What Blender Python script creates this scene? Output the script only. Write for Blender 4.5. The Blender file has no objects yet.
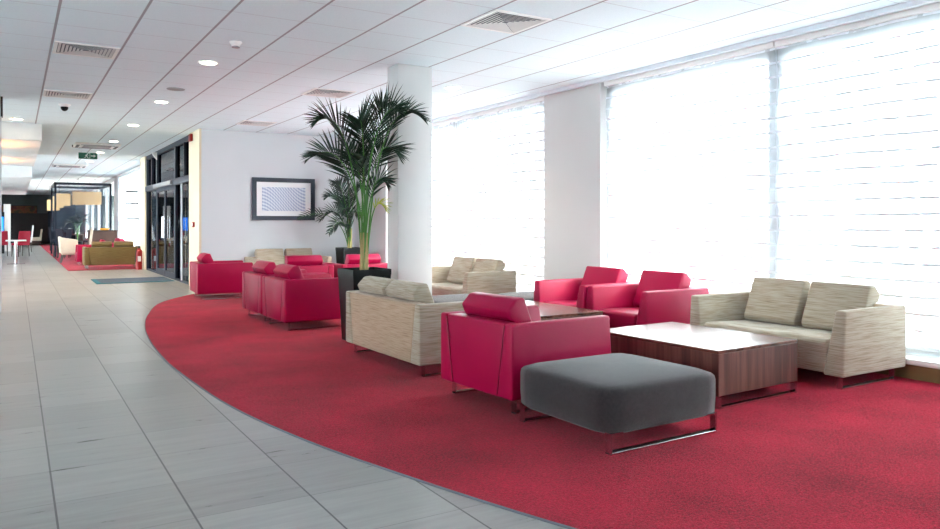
import bpy, bmesh, math, random
from mathutils import Vector, Matrix
random.seed(7)
S = bpy.context.scene
COL = S.collection
R = math.radians
CEIL = 3.03

# ------------------------------------------------------------------ materials
MATS = {}
def lin(c):
    return tuple(((v/255)/12.92 if v/255 <= .04045 else ((v/255+.055)/1.055)**2.4) for v in c)
def newmat(name):
    m = bpy.data.materials.new(name); m.use_nodes = True
    nt = m.node_tree; b = nt.nodes['Principled BSDF']
    MATS[name] = m
    return m, nt, b
def N(nt, t, **kw):
    n = nt.nodes.new(t)
    for k, v in kw.items():
        if k in n.inputs: n.inputs[k].default_value = v
        else: setattr(n, k, v)
    return n
def L(nt, a, ao, b, bi): nt.links.new(a.outputs[ao], b.inputs[bi])
def simple(name, rgb, rough=.5, metal=0., spec=.5, emit=None, es=0., coat=0., var=.06, vscale=6., bump=0., bscale=200., sheen=0.):
    """principled with a little procedural variation and optional noise bump"""
    m, nt, b = newmat(name)
    col = lin(rgb)
    b.inputs['Roughness'].default_value = rough; b.inputs['Metallic'].default_value = metal
    b.inputs['Specular IOR Level'].default_value = spec; b.inputs['Coat Weight'].default_value = coat
    b.inputs['Coat Roughness'].default_value = .25
    b.inputs['Sheen Weight'].default_value = sheen
    tc = N(nt, 'ShaderNodeTexCoord')
    if var > 0:
        n = N(nt, 'ShaderNodeTexNoise', Scale=vscale, Detail=3.)
        L(nt, tc, 'Object', n, 'Vector')
        r = N(nt, 'ShaderNodeValToRGB')
        r.color_ramp.elements[0].position = .3; r.color_ramp.elements[1].position = .7
        r.color_ramp.elements[0].color = (*[c*(1-var) for c in col], 1); r.color_ramp.elements[1].color = (*[min(1, c*(1+var)) for c in col], 1)
        L(nt, n, 'Fac', r, 'Fac'); L(nt, r, 'Color', b, 'Base Color')
    else: b.inputs['Base Color'].default_value = (*col, 1)
    if bump > 0:
        n2 = N(nt, 'ShaderNodeTexNoise', Scale=bscale, Detail=2.)
        L(nt, tc, 'Object', n2, 'Vector')
        bp = N(nt, 'ShaderNodeBump', Strength=bump, Distance=.003)
        L(nt, n2, 'Fac', bp, 'Height'); L(nt, bp, 'Normal', b, 'Normal')
    if emit:
        b.inputs['Emission Color'].default_value = (*lin(emit), 1); b.inputs['Emission Strength'].default_value = es
    return m
def ramp(nt, stops):
    r = N(nt, 'ShaderNodeValToRGB'); e = r.color_ramp.elements
    while len(e) < len(stops): e.new(.5)
    for el, (p, c) in zip(e, stops): el.position = p; el.color = (*lin(c), 1)
    return r
def mth(nt, op, a, b=None, c=None):
    n = N(nt, 'ShaderNodeMath', operation=op)
    for i, v in enumerate((a, b, c)):
        if v is None: continue
        if isinstance(v, (int, float)): n.inputs[i].default_value = v
        else: nt.links.new(v, n.inputs[i])
    return n.outputs[0]
def gridline(nt, coord, off, step, half):
    """1 on a line of half-width half every step, else 0"""
    v = mth(nt, 'SUBTRACT', coord, off); v = mth(nt, 'DIVIDE', v, step)
    v = mth(nt, 'FRACT', mth(nt, 'ADD', v, 100.5)); v = mth(nt, 'ABSOLUTE', mth(nt, 'SUBTRACT', v, .5))
    return mth(nt, 'LESS_THAN', v, half/step)

simple('white_wall', (208, 211, 214), .7, var=.015, vscale=1.5)
simple('pillar_white', (204, 204, 203), .65, var=.015, vscale=1.5)
simple('column_white', (205, 205, 204), .6, var=.01)
simple('cream_paint', (220, 206, 178), .6, var=.02)
simple('soffit_white', (225, 226, 226), .7, var=.02)
simple('grey_wall', (84, 94, 96), .7, var=.05)
simple('dark_panel', (42, 36, 38), .5, var=.1)
simple('navy_metal', (20, 33, 52), .45, metal=0., var=.04)
simple('navy_wall', (34, 44, 58), .7, var=.05)
simple('black_frame', (30, 40, 58), .4, var=.03)
simple('black_gloss', (5, 7, 10), .3, spec=.15, var=.03)
simple('black_plastic', (20, 20, 22), .45, var=.03)
simple('soil', (50, 38, 28), .95, var=.3, vscale=40, bump=.6, bscale=60)
simple('chrome', (208, 206, 208), .16, metal=1., var=0)
simple('alu', (214, 220, 226), .45, metal=.1, var=.02)
simple('white_plastic', (236, 236, 234), .4, var=.01)
simple('grey_plastic', (150, 152, 156), .5, var=.02)
simple('vent_white', (214, 214, 212), .5, var=.02)
simple('vent_dark', (96, 102, 110), .7, var=.05)
simple('red_plastic', (150, 12, 14), .4, var=.03)
simple('green_sign', (14, 92, 70), .45, var=.02)
simple('sign_white', (235, 240, 236), .5, var=0)
simple('teal_mat', (24, 104, 120), .95, var=.18, vscale=14, bump=.4, bscale=180)
simple('blue_grey_mat', (66, 84, 104), .95, var=.15, vscale=14, bump=.4, bscale=180)
simple('white_lacquer', (238, 236, 234), .35, var=.01)
simple('cream_fabric', (214, 200, 180), .9, var=.06, vscale=30)
simple('dark_wood', (54, 38, 32), .5, var=.12)
simple('brown_board', (84, 60, 50), .5, var=.12)
simple('base_brown', (128, 98, 60), .5, var=.12)
simple('sill_stone', (226, 222, 218), .4, var=.03)
simple('dark_fabric', (40, 38, 52), .9, var=.1)
simple('red_fabric', (176, 18, 50), .7, var=.05)
simple('orange_card', (240, 160, 40), .5, var=.08)
simple('screen_blue', (20, 90, 190), .3, emit=(30, 120, 230), es=.8, var=0)
simple('lampshade', (206, 180, 136), .8, emit=(255, 206, 140), es=.1, var=.02)
simple('downlight_glow', (255, 244, 225), .4, emit=(255, 240, 214), es=9., var=0)
simple('paper', (240, 241, 242), .6, var=.01)
simple('leaf_green', (16, 50, 30), .42, spec=.5, var=.35, vscale=4.)
simple('leaf_deep', (16, 46, 34), .42, spec=.5, var=.3, vscale=4.)
simple('leaf_yellow', (176, 190, 40), .5, var=.2)
simple('stem_green', (66, 122, 48), .45, var=.2, vscale=8)
simple('stem_straw', (170, 150, 100), .7, var=.2, vscale=10)
simple('outside_ground', (112, 116, 118), .9, var=.1)
simple('grey_seat', (38, 32, 34), .95, var=.3, vscale=55, bump=.5, bscale=420, sheen=.25)
simple('crimson_leather', (156, 1, 58), .42, spec=.25, var=.05, vscale=3, bump=.12, bscale=160)
simple('crimson_seam', (120, 4, 40), .5, var=.02)

# woven cream upholstery with fine broken horizontal streaks
def woven(name, c0, c1, c2):
    m, nt, b = newmat(name)
    tc = N(nt, 'ShaderNodeTexCoord'); mp = N(nt, 'ShaderNodeMapping')
    mp.inputs['Scale'].default_value = (5, 5, 200)
    L(nt, tc, 'Object', mp, 'Vector')
    n = N(nt, 'ShaderNodeTexNoise', Scale=1., Detail=4., Roughness=.55); L(nt, mp, 'Vector', n, 'Vector')
    r = ramp(nt, [(.32, c0), (.46, c1), (.56, c2), (.75, c2)]); L(nt, n, 'Fac', r, 'Fac')
    L(nt, r, 'Color', b, 'Base Color')
    b.inputs['Roughness'].default_value = .9; b.inputs['Sheen Weight'].default_value = .2; b.inputs['Specular IOR Level'].default_value = .2
    n2 = N(nt, 'ShaderNodeTexNoise', Scale=300.); L(nt, tc, 'Object', n2, 'Vector')
    bp = N(nt, 'ShaderNodeBump', Strength=.4, Distance=.003); L(nt, n2, 'Fac', bp, 'Height'); L(nt, bp, 'Normal', b, 'Normal')
woven('cream_weave', (130, 115, 95), (156, 143, 124), (170, 160, 144))
woven('olive_weave', (80, 64, 36), (104, 88, 52), (116, 102, 66))
woven('back_weave', (138, 112, 88), (166, 141, 116), (176, 153, 130))

# walnut: boards with vertical or lengthwise grain
def walnut(name, scale, rough):
    m, nt, b = newmat(name)
    tc = N(nt, 'ShaderNodeTexCoord'); mp = N(nt, 'ShaderNodeMapping'); mp.inputs['Scale'].default_value = scale
    L(nt, tc, 'Object', mp, 'Vector')
    n = N(nt, 'ShaderNodeTexNoise', Scale=1., Detail=6., Roughness=.6, Distortion=.4); L(nt, mp, 'Vector', n, 'Vector')
    r = ramp(nt, [(.28, (52, 27, 22)), (.45, (80, 46, 38)), (.6, (106, 68, 57)), (.78, (70, 40, 33))]); L(nt, n, 'Fac', r, 'Fac')
    L(nt, r, 'Color', b, 'Base Color'); b.inputs['Roughness'].default_value = rough
    b.inputs['Specular IOR Level'].default_value = .5
walnut('walnut_upright', (16, 16, .9), .4)
walnut('walnut_top', (14, 1.2, 14), .24)

# carpet
def carpet(name, ca, cb):
    m, nt, b = newmat(name)
    tc = N(nt, 'ShaderNodeTexCoord')
    n = N(nt, 'ShaderNodeTexNoise', Scale=90., Detail=4., Roughness=.8); L(nt, tc, 'Object', n, 'Vector')
    nb = N(nt, 'ShaderNodeTexNoise', Scale=1.6, Detail=3.); L(nt, tc, 'Object', nb, 'Vector')
    mix = mth(nt, 'ADD', mth(nt, 'MULTIPLY', n.outputs['Fac'], .72), mth(nt, 'MULTIPLY', nb.outputs['Fac'], .28))
    r = ramp(nt, [(.38, ca), (.62, cb)]); nt.links.new(mix, r.inputs['Fac'])
    L(nt, r, 'Color', b, 'Base Color')
    b.inputs['Roughness'].default_value = 1.; b.inputs['Specular IOR Level'].default_value = .05; b.inputs['Sheen Weight'].default_value = .08; b.inputs['Sheen Roughness'].default_value = .4
    bp = N(nt, 'ShaderNodeBump', Strength=.9, Distance=.006); L(nt, n, 'Fac', bp, 'Height'); L(nt, bp, 'Normal', b, 'Normal')
carpet('red_carpet', (100, 6, 23), (190, 26, 58))

# stone floor tiles, 0.5 m grid, satin gloss
def floor_mat():
    m, nt, b = newmat('floor_tiles')
    tc = N(nt, 'ShaderNodeTexCoord'); sp = N(nt, 'ShaderNodeSeparateXYZ'); L(nt, tc, 'Object', sp, 'Vector')
    gx = gridline(nt, sp.outputs['X'], .15, .503, .0042); gy = gridline(nt, sp.outputs['Y'], 3.80, .5, .0022)
    mp = N(nt, 'ShaderNodeMapping'); mp.inputs['Scale'].default_value = (1.6, 14, 1); L(nt, tc, 'Object', mp, 'Vector')
    n = N(nt, 'ShaderNodeTexNoise', Scale=1.2, Detail=6., Roughness=.65); L(nt, mp, 'Vector', n, 'Vector')
    # per tile tone
    cx = mth(nt, 'FLOOR', mth(nt, 'DIVIDE', mth(nt, 'SUBTRACT', sp.outputs['X'], .15), .503)); cy = mth(nt, 'FLOOR', mth(nt, 'DIVIDE', mth(nt, 'SUBTRACT', sp.outputs['Y'], 3.80), .5))
    cb = N(nt, 'ShaderNodeCombineXYZ'); nt.links.new(cx, cb.inputs[0]); nt.links.new(cy, cb.inputs[1])
    wn = N(nt, 'ShaderNodeTexWhiteNoise', noise_dimensions='3D'); L(nt, cb, 'Vector', wn, 'Vector')
    f = mth(nt, 'ADD', mth(nt, 'MULTIPLY', n.outputs['Fac'], .8), mth(nt, 'MULTIPLY', wn.outputs['Value'], .22))
    r = ramp(nt, [(.3, (126, 125, 122)), (.7, (154, 153, 150))]); nt.links.new(f, r.inputs['Fac'])
    ln = mth(nt, 'MAXIMUM', gx, mth(nt, 'MULTIPLY', gy, .55))
    mx = N(nt, 'ShaderNodeMix', data_type='RGBA'); nt.links.new(ln, mx.inputs[0]); nt.links.new(r.outputs['Color'], mx.inputs[6]); mx.inputs[7].default_value = (*lin((62, 62, 62)), 1)
    nt.links.new(mx.outputs[2], b.inputs['Base Color'])
    rr = mth(nt, 'ADD', .2, mth(nt, 'MULTIPLY', n.outputs['Fac'], .22)); nt.links.new(rr, b.inputs['Roughness'])
    b.inputs['Specular IOR Level'].default_value = .5
floor_mat()

# suspended ceiling: mineral tiles in a T-bar grid
def ceil_mat():
    m, nt, b = newmat('ceiling_tiles')
    tc = N(nt, 'ShaderNodeTexCoord'); sp = N(nt, 'ShaderNodeSeparateXYZ'); L(nt, tc, 'Object', sp, 'Vector')
    gx = gridline(nt, sp.outputs['X'], .31, .62, .011); gy = gridline(nt, sp.outputs['Y'], 5.175, .61, .004)
    n = N(nt, 'ShaderNodeTexNoise', Scale=120., Detail=2.); L(nt, tc, 'Object', n, 'Vector')
    r = ramp(nt, [(.3, (222, 236, 242)), (.7, (230, 243, 248))]); L(nt, n, 'Fac', r, 'Fac')
    mx = N(nt, 'ShaderNodeMix', data_type='RGBA'); nt.links.new(gy, mx.inputs[0]); L(nt, r, 'Color', mx, 6); mx.inputs[7].default_value = (*lin((196, 198, 204)), 1)
    mx2 = N(nt, 'ShaderNodeMix', data_type='RGBA'); nt.links.new(gx, mx2.inputs[0]); nt.links.new(mx.outputs[2], mx2.inputs[6]); mx2.inputs[7].default_value = (*lin((166, 166, 172)), 1)
    nt.links.new(mx2.outputs[2], b.inputs['Base Color']); b.inputs['Roughness'].default_value = .85; b.inputs['Specular IOR Level'].default_value = .2
ceil_mat()

# sheer blind: white gauze with darker weft threads / crease lines
def blind_mat(name, cross, line, op=.76, hw=.0108):
    m, nt, b = newmat(name); nt.nodes.remove(b); out = nt.nodes['Material Output']
    tc = N(nt, 'ShaderNodeTexCoord'); sp = N(nt, 'ShaderNodeSeparateXYZ'); L(nt, tc, 'Object', sp, 'Vector')
    n = N(nt, 'ShaderNodeTexNoise', Scale=1.1, Detail=3.); L(nt, tc, 'Object', n, 'Vector')
    n3 = N(nt, 'ShaderNodeTexNoise', Scale=7., Detail=1.); L(nt, tc, 'Object', n3, 'Vector')
    z = mth(nt, 'ADD', sp.outputs['Z'], mth(nt, 'MULTIPLY', mth(nt, 'SUBTRACT', n.outputs['Fac'], .5), .06))
    g1 = gridline(nt, z, .1, .135, hw)
    brk = mth(nt, 'GREATER_THAN', n3.outputs['Fac'], .42)
    g = mth(nt, 'MULTIPLY', g1, mth(nt, 'ADD', .35, mth(nt, 'MULTIPLY', brk, .65)))
    if cross:
        y = mth(nt, 'ADD', sp.outputs['Y'], mth(nt, 'MULTIPLY', mth(nt, 'SUBTRACT', n.outputs['Fac'], .5), .1))
        g2 = gridline(nt, y, 0., .17, .013)
        g = mth(nt, 'MAXIMUM', g, mth(nt, 'MULTIPLY', g2, .6))
    tr = N(nt, 'ShaderNodeBsdfTransparent'); tr.inputs[0].default_value = (1, 1, 1, 1)
    tl = N(nt, 'ShaderNodeBsdfTranslucent'); tl.inputs[0].default_value = (.52, .545, .56, 1)
    df = N(nt, 'ShaderNodeBsdfDiffuse'); df.inputs[0].default_value = (.7, .73, .76, 1)
    thd = N(nt, 'ShaderNodeBsdfDiffuse'); thd.inputs[0].default_value = (*lin((232, 238, 244)), 1)
    ms = N(nt, 'ShaderNodeMixShader'); ms.inputs[0].default_value = .35; L(nt, tl, 0, ms, 1); L(nt, df, 0, ms, 2)
    m2 = N(nt, 'ShaderNodeMixShader'); m2.inputs[0].default_value = op; L(nt, tr, 0, m2, 1); L(nt, ms, 0, m2, 2)
    m3 = N(nt, 'ShaderNodeMixShader'); nt.links.new(mth(nt, 'MULTIPLY', g, line), m3.inputs[0]); L(nt, m2, 0, m3, 1); L(nt, thd, 0, m3, 2)
    L(nt, m3, 0, out, 'Surface')
blind_mat('sheer_gauze', False, 1.)
blind_mat('sheer_gauze_check', True, 1., .76, .0165)

def glass_mat(name, tint, rmin):
    m, nt, b = newmat(name); nt.nodes.remove(b); out = nt.nodes['Material Output']
    tr = N(nt, 'ShaderNodeBsdfTransparent'); tr.inputs[0].default_value = (*tint, 1)
    gl = N(nt, 'ShaderNodeBsdfGlossy'); gl.inputs['Roughness'].default_value = .02
    lw = N(nt, 'ShaderNodeLayerWeight', Blend=.25)
    f = mth(nt, 'ADD', rmin, mth(nt, 'MULTIPLY', lw.outputs['Fresnel'], .7))
    f = mth(nt, 'MINIMUM', f, .9)
    mx = N(nt, 'ShaderNodeMixShader'); nt.links.new(f, mx.inputs[0]); L(nt, tr, 0, mx, 1); L(nt, gl, 0, mx, 2); L(nt, mx, 0, out, 'Surface')
glass_mat('window_glass', (.96, .98, .98), .02)
glass_mat('door_glass', (.16, .22, .30), .03)

def string_curtain():
    m, nt, b = newmat('string_curtain'); nt.nodes.remove(b); out = nt.nodes['Material Output']
    tc = N(nt, 'ShaderNodeTexCoord'); sp = N(nt, 'ShaderNodeSeparateXYZ'); L(nt, tc, 'Object', sp, 'Vector')
    g = gridline(nt, mth(nt, 'ADD', sp.outputs['X'], sp.outputs['Y']), 0, .03, .004)
    tr = N(nt, 'ShaderNodeBsdfTransparent'); df = N(nt, 'ShaderNodeBsdfDiffuse'); df.inputs[0].default_value = (*lin((96, 108, 124)), 1)
    mx = N(nt, 'ShaderNodeMixShader'); nt.links.new(mth(nt, 'ADD', .04, mth(nt, 'MULTIPLY', g, .7)), mx.inputs[0]); L(nt, tr, 0, mx, 1); L(nt, df, 0, mx, 2); L(nt, mx, 0, out, 'Surface')
string_curtain()

def art_mat():
    m, nt, b = newmat('art_print')
    tc = N(nt, 'ShaderNodeTexCoord'); mp = N(nt, 'ShaderNodeMapping'); mp.inputs['Scale'].default_value = (1, 1, 1); L(nt, tc, 'Object', mp, 'Vector')
    sp = N(nt, 'ShaderNodeSeparateXYZ'); L(nt, mp, 'Vector', sp, 'Vector')
    # fans of slanting wavy strokes
    ph = mth(nt, 'ADD', mth(nt, 'MULTIPLY', sp.outputs['Z'], 95.), mth(nt, 'MULTIPLY', mth(nt, 'SINE', mth(nt, 'MULTIPLY', sp.outputs['X'], 3.3)), 34.))
    a = mth(nt, 'MULTIPLY', mth(nt, 'ADD', mth(nt, 'SINE', ph), 1.), .5)
    b2 = mth(nt, 'MULTIPLY', mth(nt, 'ADD', mth(nt, 'SINE', mth(nt, 'MULTIPLY', sp.outputs['X'], 120.)), 1.), .5)
    r = ramp(nt, [(.2, (158, 172, 200)), (.5, (196, 206, 222)), (.8, (222, 227, 235))]); nt.links.new(mth(nt, 'ADD', mth(nt, 'MULTIPLY', a, .75), mth(nt, 'MULTIPLY', b2, .25)), r.inputs['Fac'])
    L(nt, r, 'Color', b, 'Base Color'); b.inputs['Roughness'].default_value = .5
art_mat()
def food_mat():
    m, nt, b = newmat('mural_print')
    tc = N(nt, 'ShaderNodeTexCoord'); n = N(nt, 'ShaderNodeTexNoise', Scale=2.2, Detail=4.); L(nt, tc, 'Object', n, 'Vector')
    r = ramp(nt, [(.3, (36, 50, 26)), (.42, (110, 34, 26)), (.52, (130, 78, 36)), (.62, (62, 62, 30)), (.72, (90, 26, 34))]); L(nt, n, 'Fac', r, 'Fac'); L(nt, r, 'Color', b, 'Base Color')
food_mat()
M = MATS

# ------------------------------------------------------------------ mesh helpers
def box(bm, x0, x1, y0, y1, z0, z1, bev=0., seg=2):
    r = bmesh.ops.create_cube(bm, size=1.); vs = r['verts']
    for v in vs:
        v.co = Vector((x0+(v.co.x+.5)*(x1-x0), y0+(v.co.y+.5)*(y1-y0), z0+(v.co.z+.5)*(z1-z0)))
    if bev > 0:
        es = list({e for v in vs for e in v.link_edges})
        bmesh.ops.bevel(bm, geom=es, offset=bev, segments=seg, affect='EDGES', profile=.5)
def hexa(bm, pts, bev=0., seg=2):
    """8 corners: bottom 4 ccw then top 4 ccw"""
    vs = [bm.verts.new(p) for p in pts]
    fs = [(3, 2, 1, 0), (4, 5, 6, 7), (0, 1, 5, 4), (1, 2, 6, 5), (2, 3, 7, 6), (3, 0, 4, 7)]
    for f in fs: bm.faces.new([vs[i] for i in f])
    if bev > 0:
        es = list({e for v in vs for e in v.link_edges})
        bmesh.ops.bevel(bm, geom=es, offset=bev, segments=seg, affect='EDGES', profile=.5)
def prism(bm, prof, axis, a, b, bev=0., seg=3):
    """extrude a 2-D profile along an axis: 'y' profile (x,z); 'x' profile (y,z); 'z' profile (x,y)"""
    def P(p, t):
        return {'y': (p[0], t, p[1]), 'x': (t, p[0], p[1]), 'z': (p[0], p[1], t)}[axis]
    A = [bm.verts.new(P(p, a)) for p in prof]; B = [bm.verts.new(P(p, b)) for p in prof]
    n = len(prof); fs = [bm.faces.new(A), bm.faces.new(B[::-1])]
    for i in range(n): fs.append(bm.faces.new((A[i], B[i], B[(i+1) % n], A[(i+1) % n])))
    bmesh.ops.recalc_face_normals(bm, faces=fs)
    if bev > 0:
        es = list({e for f in fs for e in f.edges})
        bmesh.ops.bevel(bm, geom=es, offset=bev, segments=seg, affect='EDGES', profile=.5)
def cyl(bm, x, y, z0, z1, r0, r1=None, n=24):
    r1 = r0 if r1 is None else r1
    bmesh.ops.create_cone(bm, cap_ends=True, segments=n, radius1=r0, radius2=r1, depth=z1-z0, matrix=Matrix.Translation((x, y, (z0+z1)/2)))
def tube(bm, pts, rad, n=6):
    pts = [Vector(p) for p in pts]; rings = []
    for i, p in enumerate(pts):
        t = (pts[min(i+1, len(pts)-1)]-pts[max(i-1, 0)]).normalized()
        a = t.cross(Vector((.3, .9, .31))).normalized(); b = t.cross(a)
        r = rad[i] if isinstance(rad, (list, tuple)) else rad
        rings.append([bm.verts.new(p+(a*math.cos(2*math.pi*k/n)+b*math.sin(2*math.pi*k/n))*r) for k in range(n)])
    for q in range(len(rings)-1):
        for k in range(n): bm.faces.new((rings[q][k], rings[q][(k+1) % n], rings[q+1][(k+1) % n], rings[q+1][k]))
    bm.faces.new(rings[0][::-1]); bm.faces.new(rings[-1])
def obj(name, bm, mat, parent=None, loc=None, smooth=True, ang=35):
    me = bpy.data.meshes.new(name)
    bmesh.ops.recalc_face_normals(bm, faces=bm.faces) if smooth != 'raw' else None
    bm.to_mesh(me); bm.free()
    me.materials.append(M[mat])
    if smooth:
        for p in me.polygons: p.use_smooth = True
        me.set_sharp_from_angle(angle=R(ang))
    o = bpy.data.objects.new(name, me); COL.objects.link(o)
    if parent: o.parent = parent
    if loc: o.location = loc
    return o
def B(): return bmesh.new()
def boxobj(name, dims, mat, parent=None, bev=0.):
    bm = B(); box(bm, *dims, bev=bev); return obj(name, bm, mat, parent)
def struct(o): o['kind'] = 'structure'; return o
def tag(o, label, cat, group=None):
    o['label'] = label; o['category'] = cat
    if group: o['group'] = group
    return o
def thing(name, label, cat, loc=(0, 0, 0), rz=0, group=None):
    o = bpy.data.objects.new(name, None); COL.objects.link(o); o.empty_display_size = .1
    o.location = loc; o.rotation_euler = (0, 0, R(rz)); return tag(o, label, cat, group)
def dup(src, label, loc, rz=0, group=None):
    def rec(o, p):
        c = o.copy(); COL.objects.link(c); c.parent = p
        for ch in list(o.children): rec(ch, c)
        return c
    c = rec(src, None); c.location = loc; c.rotation_euler = (0, 0, R(rz)); c['label'] = label
    if group: c['group'] = group
    return c

# ------------------------------------------------------------------ setting
bm = B(); box(bm, -6, 6.7, -5, 55, -.12, 0); struct(obj('floor', bm, 'floor_tiles', smooth=False))
bm = B(); box(bm, -6, 6.12, -5, 55, CEIL, CEIL+.1); struct(obj('ceiling', bm, 'ceiling_tiles', smooth=False))
struct(boxobj('trim_1', (6.12, 6.18, -5, 14.65, 2.985, CEIL+.1), 'alu'))          # edge trim of the ceiling above the blinds
struct(boxobj('ceiling_edge', (6.18, 6.75, -5, 14.65, CEIL-.03, CEIL+.1), 'soffit_white'))
# back wall with the print, and the lobby box behind it
struct(boxobj('wall_back', (3.0, 6.7, 14.65, 14.8, 0, CEIL), 'white_wall'))
struct(boxobj('baseboard_back', (3.0, 6.2, 14.63, 14.65, 0, .1), 'white_lacquer'))
struct(boxobj('wall_lobby_outer', (6.5, 6.7, 14.8, 22.4, 0, CEIL), 'navy_wall'))
struct(boxobj('wall_lobby_far', (3.0, 6.7, 22.0, 22.4, 0, CEIL), 'cream_paint'))
struct(boxobj('trim_2', (2.96, 3.0, 14.65, 15.62, 0, CEIL), 'cream_paint'))
struct(boxobj('trim_3', (2.96, 3.0, 21.5, 22.4, 0, CEIL), 'cream_paint'))
# far hall
struct(boxobj('wall_far', (-6, 6.7, 54, 54.2, 0, CEIL), 'grey_wall'))
struct(boxobj('wall_far_panel', (-6, 1.75, 53.9, 54.0, 0, 1.86), 'dark_panel'))
struct(boxobj('wall_far_panel', (1.75, 3.3, 53.9, 54.0, 0, 2.2), 'navy_wall'))
struct(boxobj('wall_left', (-6.2, -6.0, 12.6, 14, 0, CEIL), 'white_wall'))
struct(boxobj('wall_left_sill', (-6.2, -6.0, 14, 54.2, 0, .3), 'white_wall'))
struct(boxobj('wall_partition', (-6.0, -.165, 12.4, 12.52, 0, CEIL), 'column_white'))
struct(boxobj('trim_4', (-.175, -.15, 12.38, 12.54, 2.75, CEIL), 'black_plastic'))
# dropped soffits over the left of the corridor
struct(boxobj('ceiling_soffit', (-6, .41, 15.45, 22.5, 2.73, CEIL), 'soffit_white'))
struct(boxobj('ceiling_soffit_low', (-6, .41, 24.8, 40, 2.55, CEIL), 'soffit_white'))

# --- window wall: pillars, sill, baseboard, frames, glass
struct(boxobj('wall_right_pillar', (6.2, 6.7, 7.05, 8.2, 0, CEIL), 'pillar_white'))
struct(boxobj('wall_right_corner_pillar', (6.2, 6.7, 13.32, 14.65, 0, CEIL), 'pillar_white'))
struct(boxobj('baseboard_right', (6.10, 6.2, -5, 14.65, 0, .125), 'base_brown'))
struct(boxobj('trim_5', (6.06, 6.7, -5, 14.65, .125, .17), 'sill_stone', bev=.006))
def window(name, y0, y1, posts, x=6.37, z0=.17, z1=CEIL, glass='window_glass', pw=.17):
    w = bpy.data.objects.new(name, None); COL.objects.link(w); struct(w)
    bm = B()
    box(bm, x-.04, x+.1, y0, y1, z0, z0+.1); box(bm, x-.04, x+.1, y0, y1, z1-.16, z1)
    box(bm, x-.04, x+.1, y0, y0+pw*.7, z0, z1); box(bm, x-.04, x+.1, y1-pw*.7, y1, z0, z1)
    obj('window_frame', bm, 'alu', w, smooth=False)
    for p in posts: boxobj('mullion', (x-.04, x+.1, p-pw/2, p+pw/2, z0, z1), 'alu', w)
    ys = [y0]+list(posts)+[y1]
    for a, b in zip(ys, ys[1:]): boxobj('pane', (x+.02, x+.03, a+.03, b-.03, z0+.05, z1-.1), glass, w)
    return w
window('window_1', -5, 7.05, [4.63, 2.2, -.3, -2.8], pw=.2)
window('window_2', 8.2, 13.32, [10.75])

# sheer blinds
def blind(y0, y1, label, mat, x=6.27, wav=.012, zb=.215):
    t = thing('window_blind', label, 'blind', (x, (y0+y1)/2, 0), 0, 'sheer blinds')
    h = (y1-y0)/2; bm = B(); nz, ny = 40, 24; g = []
    for i in range(nz+1):
        z = zb+(2.95-zb)*i/nz
        g.append([bm.verts.new((wav*math.sin(z*9+j*.25)*math.sin(j*.9+y0)+.004*math.sin(z*46), -h+2*h*j/ny, z)) for j in range(ny+1)])
    for i in range(nz):
        for j in range(ny): bm.faces.new((g[i][j], g[i][j+1], g[i+1][j+1], g[i+1][j]))
    obj('blind_fabric', bm, mat, t, ang=180)
    boxobj('head_rail', (-.04, .04, -h, h, 2.945, 2.998), 'white_plastic', t, bev=.005)
    boxobj('bottom_rail', (-.008, .008, -h, h, zb-.02, zb+.008), 'alu', t)
blind(4.60, 7.02, 'sheer white blind beside the pale pillar behind the pink armchairs', 'sheer_gauze')
blind(2.0, 4.59, 'sheer white blind at the right edge behind the near cream sofa', 'sheer_gauze')
blind(-.5, 1.99, 'sheer white blind on the window bay nearest the foreground', 'sheer_gauze')
blind(-5, -.51, 'wide sheer white blind at the rear end of the window wall', 'sheer_gauze')
blind(8.25, 10.72, 'checked sheer white blind left of the pale pillar', 'sheer_gauze_check')
blind(10.73, 13.28, 'checked sheer white blind behind the white column', 'sheer_gauze_check')

# column
struct(boxobj('wall_column', (3.64, 4.07, 7.5, 7.78, 0, CEIL), 'column_white', bev=.004))

# --- entrance doors (structure)
d = bpy.data.objects.new('door_1', None); COL.objects.link(d); struct(d)
XF = 3.02
bm = B()
for (a, b) in ((15.62, 15.74), (17.28, 17.42), (19.76, 19.86), (21.38, 21.5)): box(bm, XF-.03, XF+.07, a, b, 0, CEIL)
box(bm, XF-.03, XF+.07, 15.62, 21.5, 2.93, CEIL); box(bm, XF-.03, XF+.07, 15.62, 21.5, 0, .04)
box(bm, XF-.03, XF+.07, 16.28, 16.36, 2.2, CEIL); box(bm, XF-.03, XF+.07, 20.6, 20.68, 2.2, CEIL)
obj('door_frame', bm, 'navy_metal', d, smooth=False)
bm = B(); box(bm, XF-.06, XF+.08, 15.62, 21.5, 2.08, 2.22, bev=.006); obj('transom', bm, 'navy_metal', d)
bm = B(); box(bm, XF-.12, XF-.06, 17.4, 19.8, 2.1, 2.19, bev=.008); obj('door_operator', bm, 'grey_plastic', d)
for (a, b) in ((15.74, 17.28), (17.42, 19.76), (19.86, 21.38)):
    boxobj('transom_pane', (XF+.02, XF+.03, a, b, 2.22, 2.93), 'door_glass', d)
for (a, b) in ((17.42, 18.62), (18.66, 19.76)):
    bm = B()
    for dims in ((XF-.025, XF+.015, a, a+.05, .04, 2.08), (XF-.025, XF+.015, b-.05, b, .04, 2.08), (XF-.025, XF+.015, a, b, .04, .14), (XF-.025, XF+.015, a, b, 2.0, 2.08)): box(bm, *dims)
    lf = obj('door_leaf', bm, 'navy_metal', d, smooth=False)
    boxobj('door_pane', (XF-.01, XF, a+.04, b-.04, .1, 2.03), 'door_glass', lf)
    c = a+.1 if a > 18 else b-.1
    bm = B(); cyl(bm, XF-.06, c, .9, 1.4, .014); obj('door_handle', bm, 'chrome', lf)
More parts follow.
